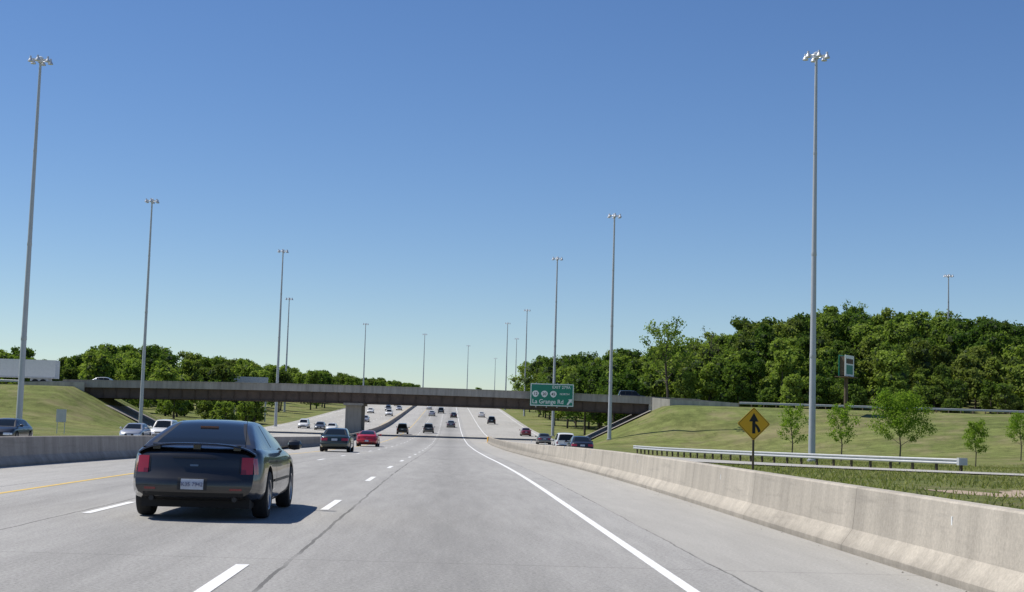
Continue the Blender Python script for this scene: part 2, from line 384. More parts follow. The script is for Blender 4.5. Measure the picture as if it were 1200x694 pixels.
# ---------------------------------------------------------------- guardrails
def guardrail(pts,zf,face=1):
    e=empty('guardrail'); P=[Vector(p) for p in pts]
    prof=[(0,.42),(.05,.46),(.05,.52),(0,.565),(0,.61),(.05,.655),(.05,.71),(0,.75)]
    G=[]
    for i,p in enumerate(P):
        d=(P[min(i+1,len(P)-1)]-P[max(i-1,0)]).normalized(); n=Vector((-d.y,d.x))*face
        G.append([(p.x+n.x*a,p.y+n.y*a,zf(p.x,p.y)+h) for a,h in prof])
    m=MB(); m.grid(G); m.obj('w_beam',[M_galv],e,fix=False)
    m=MB(); acc=0
    for i in range(len(P)-1):
        seg=(P[i+1]-P[i]); L=seg.length; s=(-acc)%1.905 if i else 0
        d=seg/L; n=Vector((-d.y,d.x))*face
        t=s
        while t<L:
            q=P[i]+d*t-n*.16; z=zf(q.x,q.y); m.box(q.x-.06,q.x+.06,q.y-.1,q.y+.12,z-.3,z+.74); t+=1.905
        acc+=L
    m.obj('posts',[M_wood],e); return e
T=lambda x,y: float(terr(np.array([float(x)]),np.array([float(y)]))[0])
def densify(p,n): return [ (q.x,q.y) for q in catmull(p,n)]
gr_=guardrail(densify([(29.6,83.5),(26.4,90),(22.9,100),(20.2,113),(18.6,127),(17.8,140)],5),T,1)
m=MB(); m.box(29.45,29.95,83.1,83.5,T(29.6,83)+.38,T(29.6,83)+.8); m.obj('end_terminal',[M_galv],gr_)
guardrail([(44+i*3.81,219.9) for i in range(90)],lambda x,y:5.55,-1)
guardrail([(-64.5-i*3.81,219.9) for i in range(60)],lambda x,y:5.5,1)
# ---------------------------------------------------------------- high masts
def mast(x,y,h,z=None):
    z=T(x,y) if z is None else z
    e=empty('high_mast_light',(x,y,z)); b=MB()
    b.tube([(0,0,-.3),(0,0,h*.5),(0,0,h)],[.29,.20,.11],12); b.lathe([(0,.38),(.12,.40),(.14,.40),(.16,.3)],0,0,0,'z',12)
    for i in range(1,4): b.lathe([(0,.30-.05*i),(.05,.312-.05*i+.01),(.4,.30-.05*i)],0,0,h*i/4,'z',12)
    b.obj('pole',[M_mast],e,50)
    b=MB(); n=6
    b.lathe([(-.25,.13),(-.25,.24),(.2,.24),(.3,.1),(.3,.02)],0,0,h,'z',12)
    pts=[(.55*math.cos(t),.55*math.sin(t),h-.05) for t in [2*math.pi*k/16 for k in range(17)]]; b.tube(pts,[.035]*17,6,cap=False)
    for k in range(n):
        t=2*math.pi*(k+.5)/n; c,s_=math.cos(t),math.sin(t)
        b.tube([(.2*c,.2*s_,h),(.8*c,.8*s_,h)],[.035,.035],5)
        b.lathe([(-.30,.02),(-.30,.24),(-.2,.22),(-.05,.12),(.0,.10),(.20,.09),(.22,.02)],.88*c,.88*s_,h+.02,'z',12)
    b.obj('luminaires',[M_lamp],e,40); return e
for x,y,h in ((-37.6,129,33.5),(-44.5,212,33),(-31.8,268,32.4),(-42.6,377,29.3),(-29.6,494,28),(19.3,510,30.5),(21.6,423,31),(18.4,259,31.9),(22.7,206,32.1),(28.5,113.5,32.5)): mast(x,y,h)
mast(-11.2,587,28.3); mast(8.2,734,30); mast(28,631,29.5); mast(25.3,840,29); mast(104,300,23)
# ---------------------------------------------------------------- signs
e=empty('exit_sign',(15.3,219.0,6.45)); w,h=3.3,1.72
b=MB(); b.box(-w,w,-.03,.03,-h,h,0)
for xx in (-w+.05,w-.17): b.box(xx,xx+.12,-.036,-.031,-h+.17,h-.17,1)
for zz in (-h+.05,h-.17): b.box(-w+.05,w-.05,-.036,-.031,zz,zz+.12,1)
b.obj('panel',[M_sgreen,M_swhite],e)
b=MB()
for xx in (-2.4,-.8,.8,2.4): b.box(xx-.06,xx+.06,.031,.12,-h-.2,h+.1); b.box(xx-.05,xx+.05,.12,.95,-.4,-.28); b.box(xx-.05,xx+.05,.12,.95,-1.3,-1.18)
b.obj('brackets',[M_galv],e)
text('EXIT 279A',.62,M_swhite,e,(1.4,-.045,1.16)); text('La Grange Rd',.90,M_swhite,e,(-.6,-.045,-1.04),sx=.95)
b=MB()
for i,xx in enumerate((-2.5,-1.15,.2)):
    pts=[(xx+.52*math.sin(t)*(1.0 if math.cos(t)>-.2 else .85),.52*math.cos(t)*.95+.12) for t in [2*math.pi*k/16 for k in range(16)]]
    b.add([(x,-.045,z) for x,z in pts],[tuple(range(16))],0)
b.obj('shields',[M_swhite],e,fix=False)
for xx,s in ((-2.5,'12'),(-1.15,'20'),(.2,'45')): text(s,.6,M_sblack,e,(xx,-.06,.1))
text('NORTH',.42,M_swhite,e,(1.9,-.045,.15))
b=MB(); b.add([(x,-.045,z) for x,z in [(2.25,-1.35),(2.42,-1.5),(2.85,-1.0),(3.0,-1.15),(3.05,-.55),(2.45,-.62),(2.62,-.78)]],[(0,1,2,6),(2,3,4,5,6)],0); b.obj('arrow',[M_swhite],e,fix=False)
# merge sign
zs=T(13.25,63); e=empty('merge_sign',(13.25,63,zs))
b=MB(); b.box(-.045,.045,0.02,.08,-.2,2.1); b.obj('post',[M_wood],e)
def rdia(s,rad=.07):
    p=[]
    for k in range(4):
        a=k*math.pi/2; cx=(s-rad*1.414)*math.cos(a); cy=(s-rad*1.414)*math.sin(a)
        for j in range(5):
            t=a-math.pi/4+j*math.pi/8; p.append((cx+rad*math.cos(t),cy+rad*math.sin(t)))
    return p
zc=2.08
def plate(b,p,y0,y1,zc,m):
    n=len(p); b.add([(x,y0,z+zc) for x,z in p]+[(x,y1,z+zc) for x,z in p],[tuple(range(n)),tuple(range(n,2*n))[::-1]]+[(i,(i+1)%n,n+(i+1)%n,n+i) for i in range(n)],m)
b=MB(); plate(b,rdia(.73),-.002,.012,zc,0); plate(b,rdia(.69),-.006,-.003,zc,1); plate(b,rdia(.665),-.010,-.007,zc,0)
b.add([(x,-.014,z+zc) for x,z in [(-.07,-.42),(.07,-.42),(.07,.12),(-.07,.12)]],[(0,1,2,3)],1)
b.add([(x,-.014,z+zc) for x,z in [(-.21,.10),(.21,.10),(0,.48)]],[(0,1,2)],1)
b.add([(x,-.015,z+zc) for x,z in [(.20,-.38),(.31,-.32),(.25,-.18),(.17,-.06),(.071,.02),(.071,-.12),(.12,-.18),(.16,-.27)]],[(0,1,2,7),(7,2,3,6),(6,3,4,5)],1)
b.obj('panel',[M_syel,M_sblack],e)
zs=T(-39.5,150); e=empty('road_sign',(-39.5,150,zs)); b=MB(); b.box(-.5,.5,0,.03,1.2,2.5); b.box(-.4,-.34,.031,.09,-.1,2.5); b.box(.34,.4,.031,.09,-.1,2.5); b.obj('panel',[M_galv],e)
e=empty('overhead_sign',(-41,300,T(-41,300))); b=MB(); b.box(-3.5,3.5,0,.15,7.4,9.0); b.box(-3.3,-3.0,.16,.45,-.2,8.8); b.box(3.0,3.3,.16,.45,-.2,8.8); b.box(-3.2,3.2,.2,.4,8,8.2); b.obj('gantry',[M_galv],e)
# billboard (angled) on right
e=empty('billboard',(56.3,205,T(56.3,205)),(0,0,math.radians(56))); b=MB()
b.tube([(0,0,-.3),(0,0,7.2)],[.30,.26],10,0)
zb=5.5
b.box(-1.9,1.9,-.50,-.40,zb,zb+3.0,1); b.box(-1.9,1.9,.40,.50,zb,zb+3.0,2)
for xx in (-1.6,0,1.6): b.box(xx-.06,xx+.06,-.39,.39,zb+.1,zb+2.8,0)
b.box(-2.1,2.1,-1.0,1.0,zb-.16,zb-.04,0); b.box(-1.4,1.4,-.51,-.501,zb+.3,zb+1.6,2); b.box(-1.5,1.5,-.512,-.502,zb+1.8,zb+2.5,3)
b.obj('frame_and_panels',[M_wood,M_swhite,M_sgreen,M_wood],e)
# ---------------------------------------------------------------- vehicles
def paint(name,col,rough=.28,metal=.0):
    a=N(name); a.b.inputs['Roughness'].default_value=rough; a.b.inputs['Metallic'].default_value=metal
    a.b.inputs['Coat Weight'].default_value=.8; a.b.inputs['Coat Roughness'].default_value=.06
    tc=a.n('ShaderNodeTexCoord'); sep=a.n('ShaderNodeSeparateXYZ'); a.l(tc.outputs['Object'],sep.inputs[0])
    dust=a.math('MULTIPLY',a.ramp(sep.outputs[2],[(.15,1),(.75,.12)]),a.ramp(a.noise(2.5,5,vec=tc.outputs['Object']),[(.3,.15),(.7,.6)]))
    dust=a.math('MULTIPLY',dust,.28)
    a.l(a.mix(dust,col,(.16,.14,.12)),a.b.inputs['Base Color']); return a.m
PAINT={'black':paint('paint_black',(.008,.008,.009),.35),'green':paint('paint_dark_green',(.02,.035,.032),.3,.4),'red':paint('paint_red',(.42,.012,.02)),
 'white':paint('paint_white',(.72,.72,.70)),'silver':paint('paint_silver',(.42,.43,.45),.3,.5),'grey':paint('paint_grey',(.12,.125,.13),.3,.5),'maroon':paint('paint_maroon',(.14,.012,.018)),'blue':paint('paint_blue',(.03,.05,.13),.3,.4),'tan':paint('paint_tan',(.33,.28,.2),.3,.4)}
SPEC={
'coupe':dict(L=5.03,W=.925,zt=[(-2.51,.915),(-2.42,.955),(-2.2,.985),(-1.75,1.0),(-.8,.965),(.9,.945),(1.25,.925),(1.9,.85),(2.3,.75),(2.51,.60)],
  zb=[(-2.51,.33),(-2.25,.27),(-1.8,.23),(0,.20),(2.2,.21),(2.51,.25)],w=[(-2.51,.86),(-2.42,.895),(-2.1,.965),(-1.5,.99),(0,1),(1.8,.985),(2.25,.92),(2.51,.80)],
  cab=[(-2.02,.0),(-1.9,.05),(-1.45,.22),(-1.05,.355),(-.75,.405),(-.3,.425),(.15,.405),(.5,.32),(1.2,.05),(1.32,0)],rg=(-1.9,-.93),ws=(.42,1.22),sw=[(-1.05,.62)],pil=[(-.42,-.34)],wb=(-1.40,1.40),wr=.335,tum=.62),
'sedan':dict(L=4.8,W=.90,zt=[(-2.4,.86),(-2.3,.93),(-2.1,.96),(-1.7,.975),(-.8,.95),(.9,.93),(1.2,.91),(1.8,.83),(2.2,.74),(2.4,.60)],
  zb=[(-2.4,.31),(-2.1,.24),(0,.19),(2.1,.21),(2.4,.26)],w=[(-2.4,.86),(-2.3,.90),(-2.0,.96),(-1.4,.99),(0,1),(1.7,.985),(2.15,.92),(2.4,.80)],
  cab=[(-1.85,0),(-1.75,.06),(-1.15,.40),(-.8,.46),(-.1,.485),(.25,.465),(.5,.40),(1.15,.05),(1.25,0)],rg=(-1.75,-1.1),ws=(.45,1.17),sw=[(-1.2,.7)],pil=[(-.98,-.9),(-.2,-.12)],wb=(-1.33,1.37),wr=.32,tum=.45),
'suv':dict(L=4.7,W=.93,zt=[(-2.35,1.0),(-2.28,1.06),(-1.7,1.08),(0,1.07),(.9,1.06),(1.1,1.05),(1.8,1.0),(2.2,.93),(2.35,.8)],
  zb=[(-2.35,.42),(-2.1,.36),(0,.30),(2.1,.34),(2.35,.42)],w=[(-2.35,.92),(-2.28,.96),(-2.0,.99),(0,1),(1.8,.985),(2.15,.95),(2.35,.86)],
  cab=[(-2.31,0),(-2.27,.2),(-2.15,.62),(-1.95,.69),(-.6,.73),(.1,.70),(.35,.62),(.95,.06),(1.05,0)],rg=(-2.30,-2.12),ws=(.33,.98),sw=[(-2.0,.55)],pil=[(-1.35,-1.25),(-.35,-.26)],wb=(-1.35,1.40),wr=.37,tum=.24)}
SPEC['van']=dict(SPEC['suv']); SPEC['van'].update(cab=[(-2.31,0),(-2.27,.2),(-2.12,.60),(-1.9,.66),(-.4,.70),(.3,.64),(.7,.50),(1.35,.08),(1.5,0)],ws=(.62,1.42),sw=[(-2.0,.9)],
  zt=[(-2.35,.95),(-2.28,1.0),(-1.7,1.02),(0,1.0),(.9,1.0),(1.3,.98),(1.8,.9),(2.2,.8),(2.35,.68)],zb=[(-2.35,.34),(-2.1,.28),(0,.24),(2.1,.26),(2.35,.32)])
def smoothed(t,sig):
    a=[p for p,_ in t]; xx=np.linspace(a[0],a[-1],400); v=np.interp(xx,a,[q for _,q in t]); dx=xx[1]-xx[0]
    kk=np.exp(-.5*(np.arange(-60,61)*dx/sig)**2); kk/=kk.sum(); l=2*v[0]-v[60:0:-1]; r=2*v[-1]-v[-2:-62:-1]
    s=np.convolve(np.concatenate([l,v,r]),kk,'valid'); return lambda y:float(np.interp(y,xx,s))
cache={}
def build_body(kind,color,hero=False):
    S=SPEC[kind]; L=S['L'];h=L/2;W0=S['W']
    ip=lambda t,y: float(np.interp(y,[a for a,_ in t],[b for _,b in t]))
    cabf=smoothed(S['cab'],.09 if kind in('coupe','sedan') else .05)
    def defm(x,y,z):
        er=float(ss((-h+.65-y)/.65)); ef=float(ss((y-(h-.7))/.7)); u=abs(x)/W0
        if kind in('coupe','sedan'): ln=np.interp(z,[.28,.36,.44,.56,.60,.63,.86,.93],[.09,.02,.0,.01,.045,.085,.13,.17])
        else: ln=np.interp(z,[.3,.45,.62,.66,.75,1.1],[.08,0,0,.08,.09,.11])
        cv=.21 if kind=='coupe' else .15
        y2=y+er*(cv*u**2.6+float(ln))
        fl=np.interp(z,[.2,.35,.5,.62,.75,1.0],[.07,.0,.0,.04,.12,.25])
        return (x,y2-ef*(.28*u**2.2+float(fl)),z)
    ys=sorted(set(list(np.linspace(-h,-h+.3,6))+list(np.linspace(-h+.3,h-.5,26))+list(np.linspace(h-.5,h,7))))
    def halfsec(y):
        w=W0*ip(S['w'],y); zb_=ip(S['zb'],y); z1=ip(S['zt'],y); hh=z1-zb_; q=hh/.75
        return [(0,zb_-.01),(.6*w,zb_-.003),(.84*w,zb_+.01),(.94*w,zb_+.05),(.985*w,zb_+.12),(1.0*w,zb_+.20),(1.004*w,zb_+hh*.42),(1.0*w,zb_+hh*.56),(.990*w,z1-.22*q),(.972*w,z1-.13*q),(.945*w,z1-.065*q),(.90*w,z1-.022),(.83*w,z1-.002),(.5*w,z1+.012),(0,z1+.018)]
    halves=[halfsec(y) for y in ys]
    nH=len(halves[0]); mb=MB(); ring=[]
    for y,H_ in zip(ys,halves):
        full=[(x,z) for x,z in H_]+[(-x,z) for x,z in H_[-2:0:-1]]
        ring.append([defm(x,y,z) for x,z in full])
    n=len(ring[0]); vs=[p for r in ring for p in r]; fs=[]
    for i in range(len(ring)-1):
        for k in range(n): fs.append((i*n+k,i*n+(k+1)%n,(i+1)*n+(k+1)%n,(i+1)*n+k))
    C=13
    for end in (0,len(ring)-1):
        y=ys[end]; H_=halves[end]; rowsi=[]
        for j in range(1,nH-1):
            x,z=H_[j]; row=[end*n+(n-j)]
            for c in range(1,C):
                xx=-x+2*x*c/C; row.append(len(vs)); vs.append(defm(xx,y,z))
            row.append(end*n+j); rowsi.append(row)
        for a,b_ in zip(rowsi[:-1],rowsi[1:]):
            for c in range(C): fs.append((a[c],a[c+1],b_[c+1],b_[c]))
        fs.append(tuple(rowsi[0])+(end*n,)); fs.append(tuple(rowsi[-1][::-1])+(end*n+nH-1,))
    mb.add(vs,fs,0)
    P=PAINT[color]; mats=[P,M_dark,M_glass,M_red,M_redd,M_head,M_blackpl,M_chrome,M_amber,M_plate]
    me=mb.mesh('body',mats)
    tmp=bpy.data.objects.new('tmpbody',me); scene.collection.objects.link(tmp)
    cut=MB()
    for wy in S['wb']:
        for s in (-1,1):
            x0,x1=(.56,1.3) if s>0 else (-1.3,-.56)
            nn=28; r=S['wr']+.055
            va=[(x0,wy+r*math.cos(2*math.pi*k/nn),S['wr']+.02+r*math.sin(2*math.pi*k/nn)) for k in range(nn)]
            vb=[(x1,a[1],a[2]) for a in va]
            cut.add(va+vb,[tuple(range(nn)),tuple(range(nn,2*nn))[::-1]]+[(i,(i+1)%nn,nn+(i+1)%nn,nn+i) for i in range(nn)],1)
    cme=cut.mesh('cut',mats); co=bpy.data.objects.new('cut',cme); scene.collection.objects.link(co)
    md=tmp.modifiers.new('b','BOOLEAN'); md.operation='DIFFERENCE'; md.object=co; md.solver='EXACT'
    bpy.context.view_layer.update()
    m2=bpy.data.meshes.new_from_object(tmp.evaluated_get(bpy.context.evaluated_depsgraph_get()))
    bpy.data.objects.remove(tmp); bpy.data.objects.remove(co)
    if len(m2.polygons)>50: me=m2
    me.name='body'; me.polygons.foreach_set('use_smooth',[True]*len(me.polygons)); me.set_sharp_from_angle(angle=math.radians(32))
    # greenhouse
    g=MB(); cab=S['cab']; y0,y1=cab[0][0],cab[-1][0]; N_=60
    keys=[y0+(y1-y0)*i/N_ for i in range(N_+1)]+[v for t in (S['rg'],S['ws']) for v in t]+[v for p in S['sw']+S['pil'] for v in p]
    gy=sorted(set(round(k_,4) for k_ in keys))
    top_u=[1,.93,.84,.6,.3,0]
    rows_=[]
    for y in gy:
        hc=max(0,cabf(y)); zb_=ip(S['zt'],y)-.02; w=W0*ip(S['w'],y)*.875; hc=hc+.02; tm=S['tum']
        pts=[(w,zb_),(w-tm*.10*hc,zb_+.10*hc),(w-tm*.82*hc,zb_+.82*hc),(w-tm*.92*hc-.02*min(1,hc*4),zb_+.92*hc)]
        xc=pts[-1][0]-.03*min(1,hc*4)
        for u in top_u: pts.append((xc*u,zb_+hc*(1-.055*u**2.5)))
        rows_.append(pts)
    nP=len(rows_[0])
    for i in range(len(gy)-1):
        ym=(gy[i]+gy[i+1])/2
        for j in range(nP-1):
            m=0
            if j==1 and S['sw'][0][0]<ym<S['sw'][0][1] and not any(a<ym<b_ for a,b_ in S['pil']): m=2
            elif j==1 and any(a<ym<b_ for a,b_ in S['pil']): m=6
            if j>=5 and (S['rg'][0]<ym<S['rg'][1] or S['ws'][0]<ym<S['ws'][1]): m=2
            if j==5 and m==2: m=6
            for s in (1,-1):
                q=[(rows_[i][j][0]*s,gy[i],rows_[i][j][1]),(rows_[i][j+1][0]*s,gy[i],rows_[i][j+1][1]),(rows_[i+1][j+1][0]*s,gy[i+1],rows_[i+1][j+1][1]),(rows_[i+1][j][0]*s,gy[i+1],rows_[i+1][j][1])]
                g.add(q,[(0,1,2,3)],m)
    gme=g.mesh('greenhouse',mats,False)
    bb=bmesh.new(); bb.from_mesh(gme); bmesh.ops.remove_doubles(bb,verts=bb.verts,dist=.0008); bmesh.ops.recalc_face_normals(bb,faces=bb.faces); bb.to_mesh(gme); bb.free()
    gme.polygons.foreach_set('use_smooth',[True]*len(gme.polygons)); gme.set_sharp_from_angle(angle=math.radians(35))
    # details
    D=MB()
    def patch(x0,x1,z0,z1,m,end=-1,off=.008,nx=6,nz=4):
        yy=-h if end<0 else h; G=[]
        for j in range(nz+1):
            z=z0+(z1-z0)*j/nz; G.append([]) 
            for i in range(nx+1):
                x=x0+(x1-x0)*i/nx; p=defm(x,yy,z); G[-1].append((p[0],p[1]+end*off,p[2]))
        D.grid(G,m)
        bd=G[0]+[r[-1] for r in G[1:]]+G[-1][-2::-1]+[r[0] for r in G[-2:0:-1]]
        nb=len(bd); D.add(bd+[(a,b_-end*(off+.02),c) for a,b_,c in bd],[(i,(i+1)%nb,nb+(i+1)%nb,nb+i) for i in range(nb)],m)
    def sidepatch(y0_,y1_,z0,z1,m,off=.005,ny=6):
        for s in (1,-1):
            G=[]
            for j in range(5):
                z=z0+(z1-z0)*j/4; G.append([])
                for i in range(ny):
                    y=y0_+(y1_-y0_)*i/(ny-1); H_=halfsec(y)[3:12]
                    x=float(np.interp(z,[b_ for _,b_ in H_],[a for a,_ in H_])); p=defm(x,y,z); G[-1].append((s*(p[0]+off),p[1],p[2]))
            D.grid(G,m)
    wr_=W0*ip(S['w'],-h); zt_=ip(S['zt'],-h)
    if kind=='coupe':
        for s in (1,-1):
            xa,xb=sorted((s*(wr_-.165),s*(wr_-.012))); patch(xa,xb,.635,.87,3)
            xa,xb=sorted((s*(wr_-.165),s*(wr_-.10))); patch(xa,xb,.64,.70,4,off=.012,nz=1)
        sidepatch(-h,-h+.14,.64,.86,3,.006)
        for s in (1,-1): patch(s*.61-.004,s*.61+.004,.64,.88,1,off=.003,nx=1)
        patch(-wr_*.97,wr_*.97,.612,.624,1,off=.004,nz=1,nx=12)
        patch(-.20,.20,.42,.585,6,off=.003); patch(-.152,.152,.43,.57,9,off=.014)
        patch(-.68,.68,.335,.385,1,off=.003,nz=1,nx=10)
        for s in (1,-1): 
            xa,xb=sorted((s*.50,s*.66)); patch(xa,xb,.42,.45,4,off=.004,nx=2,nz=1)
            D.tube([(s*.56,-h+.10,.30),(s*.56,-h+.4,.30)],[.035,.035],10,6)
        patch(-.30,.30,.845,.862,6,off=.005,nz=1)
        patch(-.055,.055,.74,.765,7,off=.006,nz=1,nx=2)
    elif kind=='sedan':
        for s in (1,-1): xa,xb=sorted((s*(wr_-.36),s*(wr_-.01))); patch(xa,xb,.66,.82,3)
        sidepatch(-h,-h+.16,.66,.82,3,.006); patch(-.17,.17,.66,.79,9,off=.012); patch(-wr_*.98,wr_*.98,.59,.605,1,off=.003,nz=1,nx=12)
    else:
        for s in (1,-1): xa,xb=sorted((s*(wr_-.14),s*(wr_-.005))); patch(xa,xb,.72,zt_-.04,3)
        patch(-wr_*.97,wr_*.97,.50,.62,6,off=.03,nx=12); patch(-.17,.17,.76,.88,9,off=.012)
    wf=W0*ip(S['w'],h); zf0=ip(S['zt'],h)
    for s in (1,-1): xa,xb=sorted((s*(wf-.34),s*(wf-.01))); patch(xa,xb,zf0-.17,zf0-.03,5,1)
    sidepatch(h-.18,h,zf0-.16,zf0-.04,5,.006)
    lo=zf0<.7
    patch(-wf*.45,wf*.45,zf0-.16,zf0-.04,6,1); patch(-wf*.7,wf*.7,.30 if lo else .42,.40 if lo else .55,6,1)
    patch(-.16,.16,.43 if lo else .58,.52 if lo else .66,9,1,off=.015)
    dz0=ip(S['zb'],0)+.10; dz1=ip(S['zt'],0)-.05
    seams=[S['sw'][0][1]+.25]+([-.66] if kind=='coupe' else [-.16,-1.05])
    for y in seams: sidepatch(y-.006,y+.006,dz0,dz1,1,.003,2)
    for y in seams[1:]: sidepatch(y+.10,y+.26,dz1-.13,dz1-.10,6,.018)
    sidepatch(-h+1.55,h-1.6,dz0+.20,dz0+.235,6,.012)
    my=S['ws'][1]-.32; mz=ip(S['zt'],my)+.07
    for s in (1,-1):
        D.lathe([(-.11,.02),(-.09,.07),(0,.085),(.08,.07),(.11,.02)],s*(W0+.08),my,mz,'x',10,0)
        D.tube([(s*(W0*.86),my,mz-.05),(s*(W0+.05),my,mz-.01)],[.03,.025],6,6)
    D.box(-W0*.8,W0*.8,-h+.35,h-.35,ip(S['zb'],0)-.03,ip(S['zb'],0)+.15,1)
    if hero:
        G=[]
        for i in range(29):
            u=-1+2*i/28; x=u*.80; lift=.075*(1-abs(u)**6)+.003; y=-h+.30+.10*abs(u)**3; z=.985-.06*abs(u)**2.5+lift-.02
            G.append([(x,y-.11,z+.010),(x,y-.118,z-.010),(x,y-.02,z-.022),(x,y+.11,z-.020),(x,y+.13,z-.010),(x,y+.05,z+.012),(x,y-.04,z+.018),(x,y-.11,z+.010)])
        D.grid(G,0); D.add(G[0][:7],[tuple(range(7))],0); D.add(G[-1][:7],[tuple(range(7))[::-1]],0)
        for s in (-.55,0,.55): D.box(s-.05,s+.05,-h+.26,-h+.36,.96,1.03,0)
        D.box(-.13,.13,-1.28,-1.25,1.262,1.285,4)
        D.tube([(.62,-1.95,.98),(.64,-2.0,1.45)],[.005,.003],5,6)
    dme=D.mesh('details',mats); dme.polygons.foreach_set('use_smooth',[True]*len(dme.polygons)); dme.set_sharp_from_angle(angle=math.radians(35))
    Wm=MB(); r=S['wr']; 
    for wy in S['wb']:
        for s in (1,-1):
            xo=s*(W0-.115)
            prof=[(-.11,r*.62),(-.115,r*.80),(-.105,r*.94),(-.08,r*.99),(-.03,r),(.03,r),(.08,r*.99),(.105,r*.94),(.115,r*.80),(.11,r*.66),(.095,r*.64)]
            Wm.lathe(prof,xo,wy,r,'x',28,0)
            Wm.lathe([(s*.095,r*.66),(s*.09,r*.60),(s*.02,r*.56),(s*.02,.01)],xo,wy,r,'x',28,2)
            Wm.lathe([(s*.10,r*.655),(s*.108,r*.63),(s*.10,r*.59),(s*.07,r*.57)],xo,wy,r,'x',28,1)
            Wm.lathe([(s*.085,.07),(s*.09,.05),(s*.095,.01)],xo,wy,r,'x',16,1)
            Wm.lathe([(-s*.112,r*.66),(-s*.05,.01)],xo,wy,r,'x',20,2)
            for k in range(5):
                a=2*math.pi*k/5+.3; c,s2=math.cos(a),math.sin(a); t=(-s2,c)
                pv=[]
                for (rad,wd) in ((.04,.045),(r*.61,.035)):
                    for sg in (-1,1):
                        for xx in (.05,.088): pv.append((xo+s*xx,wy+c*rad+t[0]*wd*sg,r+s2*rad+t[1]*wd*sg))
                Wm.add(pv,[(0,1,3,2),(4,5,7,6),(0,1,5,4),(2,3,7,6),(1,3,7,5),(0,2,6,4)],1)
    wme=Wm.mesh('wheels',[M_tyre,M_rim,M_dark]); wme.polygons.foreach_set('use_smooth',[True]*len(wme.polygons)); wme.set_sharp_from_angle(angle=math.radians(35))
    return me,gme,dme,wme
NAMES={'coupe':'coupe_car','sedan':'sedan_car','suv':'suv','van':'minivan'}
def car(kind,color,x,d,dirn=1,hero=False,z=None,yaw=0.0):
    key=(kind,color,hero)
    if key not in cache: cache[key]=build_body(kind,color,hero)
    gr=math.atan((float(zr(d+2))-float(zr(d-2)))/4)
    zz=float(zr(d))+.003 if z is None else z
    if z is not None: gr=0
    e=empty(NAMES[kind],(x,d,zz),(gr*dirn,0,(0 if dirn>0 else math.pi)+yaw))
    for me,n in zip(cache[key],('body','greenhouse','lights_and_trim','wheels')):
        o=bpy.data.objects.new(n,me); scene.collection.objects.link(o); o.parent=e
    return e
hero=car('coupe','black',-3.46,22.5,1,True)
text('K35 7942',.075,M_navy,hero,(0,-2.533,.497),name='plate_number',ext=.002,off=0)
for a in [('sedan','green',-6.7,88),('coupe','red',-7.0,127),('suv','black',-7.6,238),('van','grey',-3.6,253),('sedan','grey',.3,300),
 ('sedan','silver',-4.8,392),('suv','grey',-2.6,425),('sedan','black',1.0,382),('sedan','white',-6.8,475),('sedan','tan',.6,560),
 ('sedan','black',9.9,110),('van','white',10.2,129),('sedan','grey',12.2,188),('sedan','maroon',13.2,252),('suv','black',9.6,335),('sedan','white',8.6,395)]:
    car(*a,1)
for a in [('sedan','black',-26.2,88),('sedan','silver',-24.9,117),('suv','white',-23.6,122),('van','white',-26,262),('sedan','grey',-22.2,252),('sedan','white',-19.4,242),
 ('sedan','silver',-18.6,322),('sedan','black',-22,352),('suv','white',-15.8,380),('sedan','white',-22.0,405),('van','grey',-18.6,440),('sedan','silver',-15.7,450),('sedan','white',-19,520)]:
    car(*a,-1)
car('suv','black',28.2,223.6,1,z=zt(28.2)-.795,yaw=math.radians(-90))
car('sedan','silver',-52.5,223.6,1,z=zt(-52.5)-.795,yaw=math.radians(-90))
# semi trailer on crossing road, left
e=empty('semi_trailer',(-66.5,227.5,5.63)); b=MB()
b.box(-7.2,5.6,-1.3,1.3,1.15,3.95,0); b.box(-7.2,5.6,-1.32,-1.301,1.15,1.35,1); b.box(-7.25,-7.2,-1.3,1.3,1.15,3.95,1)
for i in range(12): b.box(-6.8+i,-6.77+i,-1.312,-1.301,1.36,3.9,0)
for x in (-6,-4.8,2.6,3.8):
    for s in (-1,1): b.tube([(x,s*1.25,.5),(x,s*.95,.5)],[.5,.5],18,2)
b.box(-6.6,-3.9,-1,1,.7,1.14,1); b.box(1.8,4.6,-1,1,.7,1.14,1)
b.obj('trailer_body',[M_trailer,M_galv,M_tyre],e)
# ---------------------------------------------------------------- vegetation
def leafquads(C,Rr,n,size,squash=.85,shell=.72,tint=None,up=.25):
    k=len(C); ci=np.repeat(np.arange(k),n); N_=len(ci)
    v=rng.normal(size=(N_,3)); v/=np.linalg.norm(v,axis=1,keepdims=True)
    rad=Rr[ci]*(shell+(1.15-shell)*rng.random(N_)**.8)
    p=C[ci]+v*rad[:,None]*np.array([1,1,squash])
    nrm=v*.6+rng.normal(size=(N_,3))*.6+np.array([0,0,up]); nrm/=np.linalg.norm(nrm,axis=1,keepdims=True)
    a=np.cross(nrm,rng.normal(size=(N_,3))); a/=np.linalg.norm(a,axis=1,keepdims=True); b_=np.cross(nrm,a)
    s=(size*(.5+.9*rng.random(N_)))[:,None]; 
    V=np.stack([p-a*s,p-b_*s*.62,p+a*s,p+b_*s*.62],1).reshape(-1,3)
    t=(tint[ci] if tint is not None else np.full(N_,.5))+rng.normal(size=N_)*.14
    return V,np.repeat(np.clip(t,0,1),4)
ico=bmesh.new(); bmesh.ops.create_icosphere(ico,subdivisions=1,radius=1); IV=np.array([v.co[:] for v in ico.verts]); IF=np.array([[v.index for v in f.verts] for f in ico.faces]); ico.free()
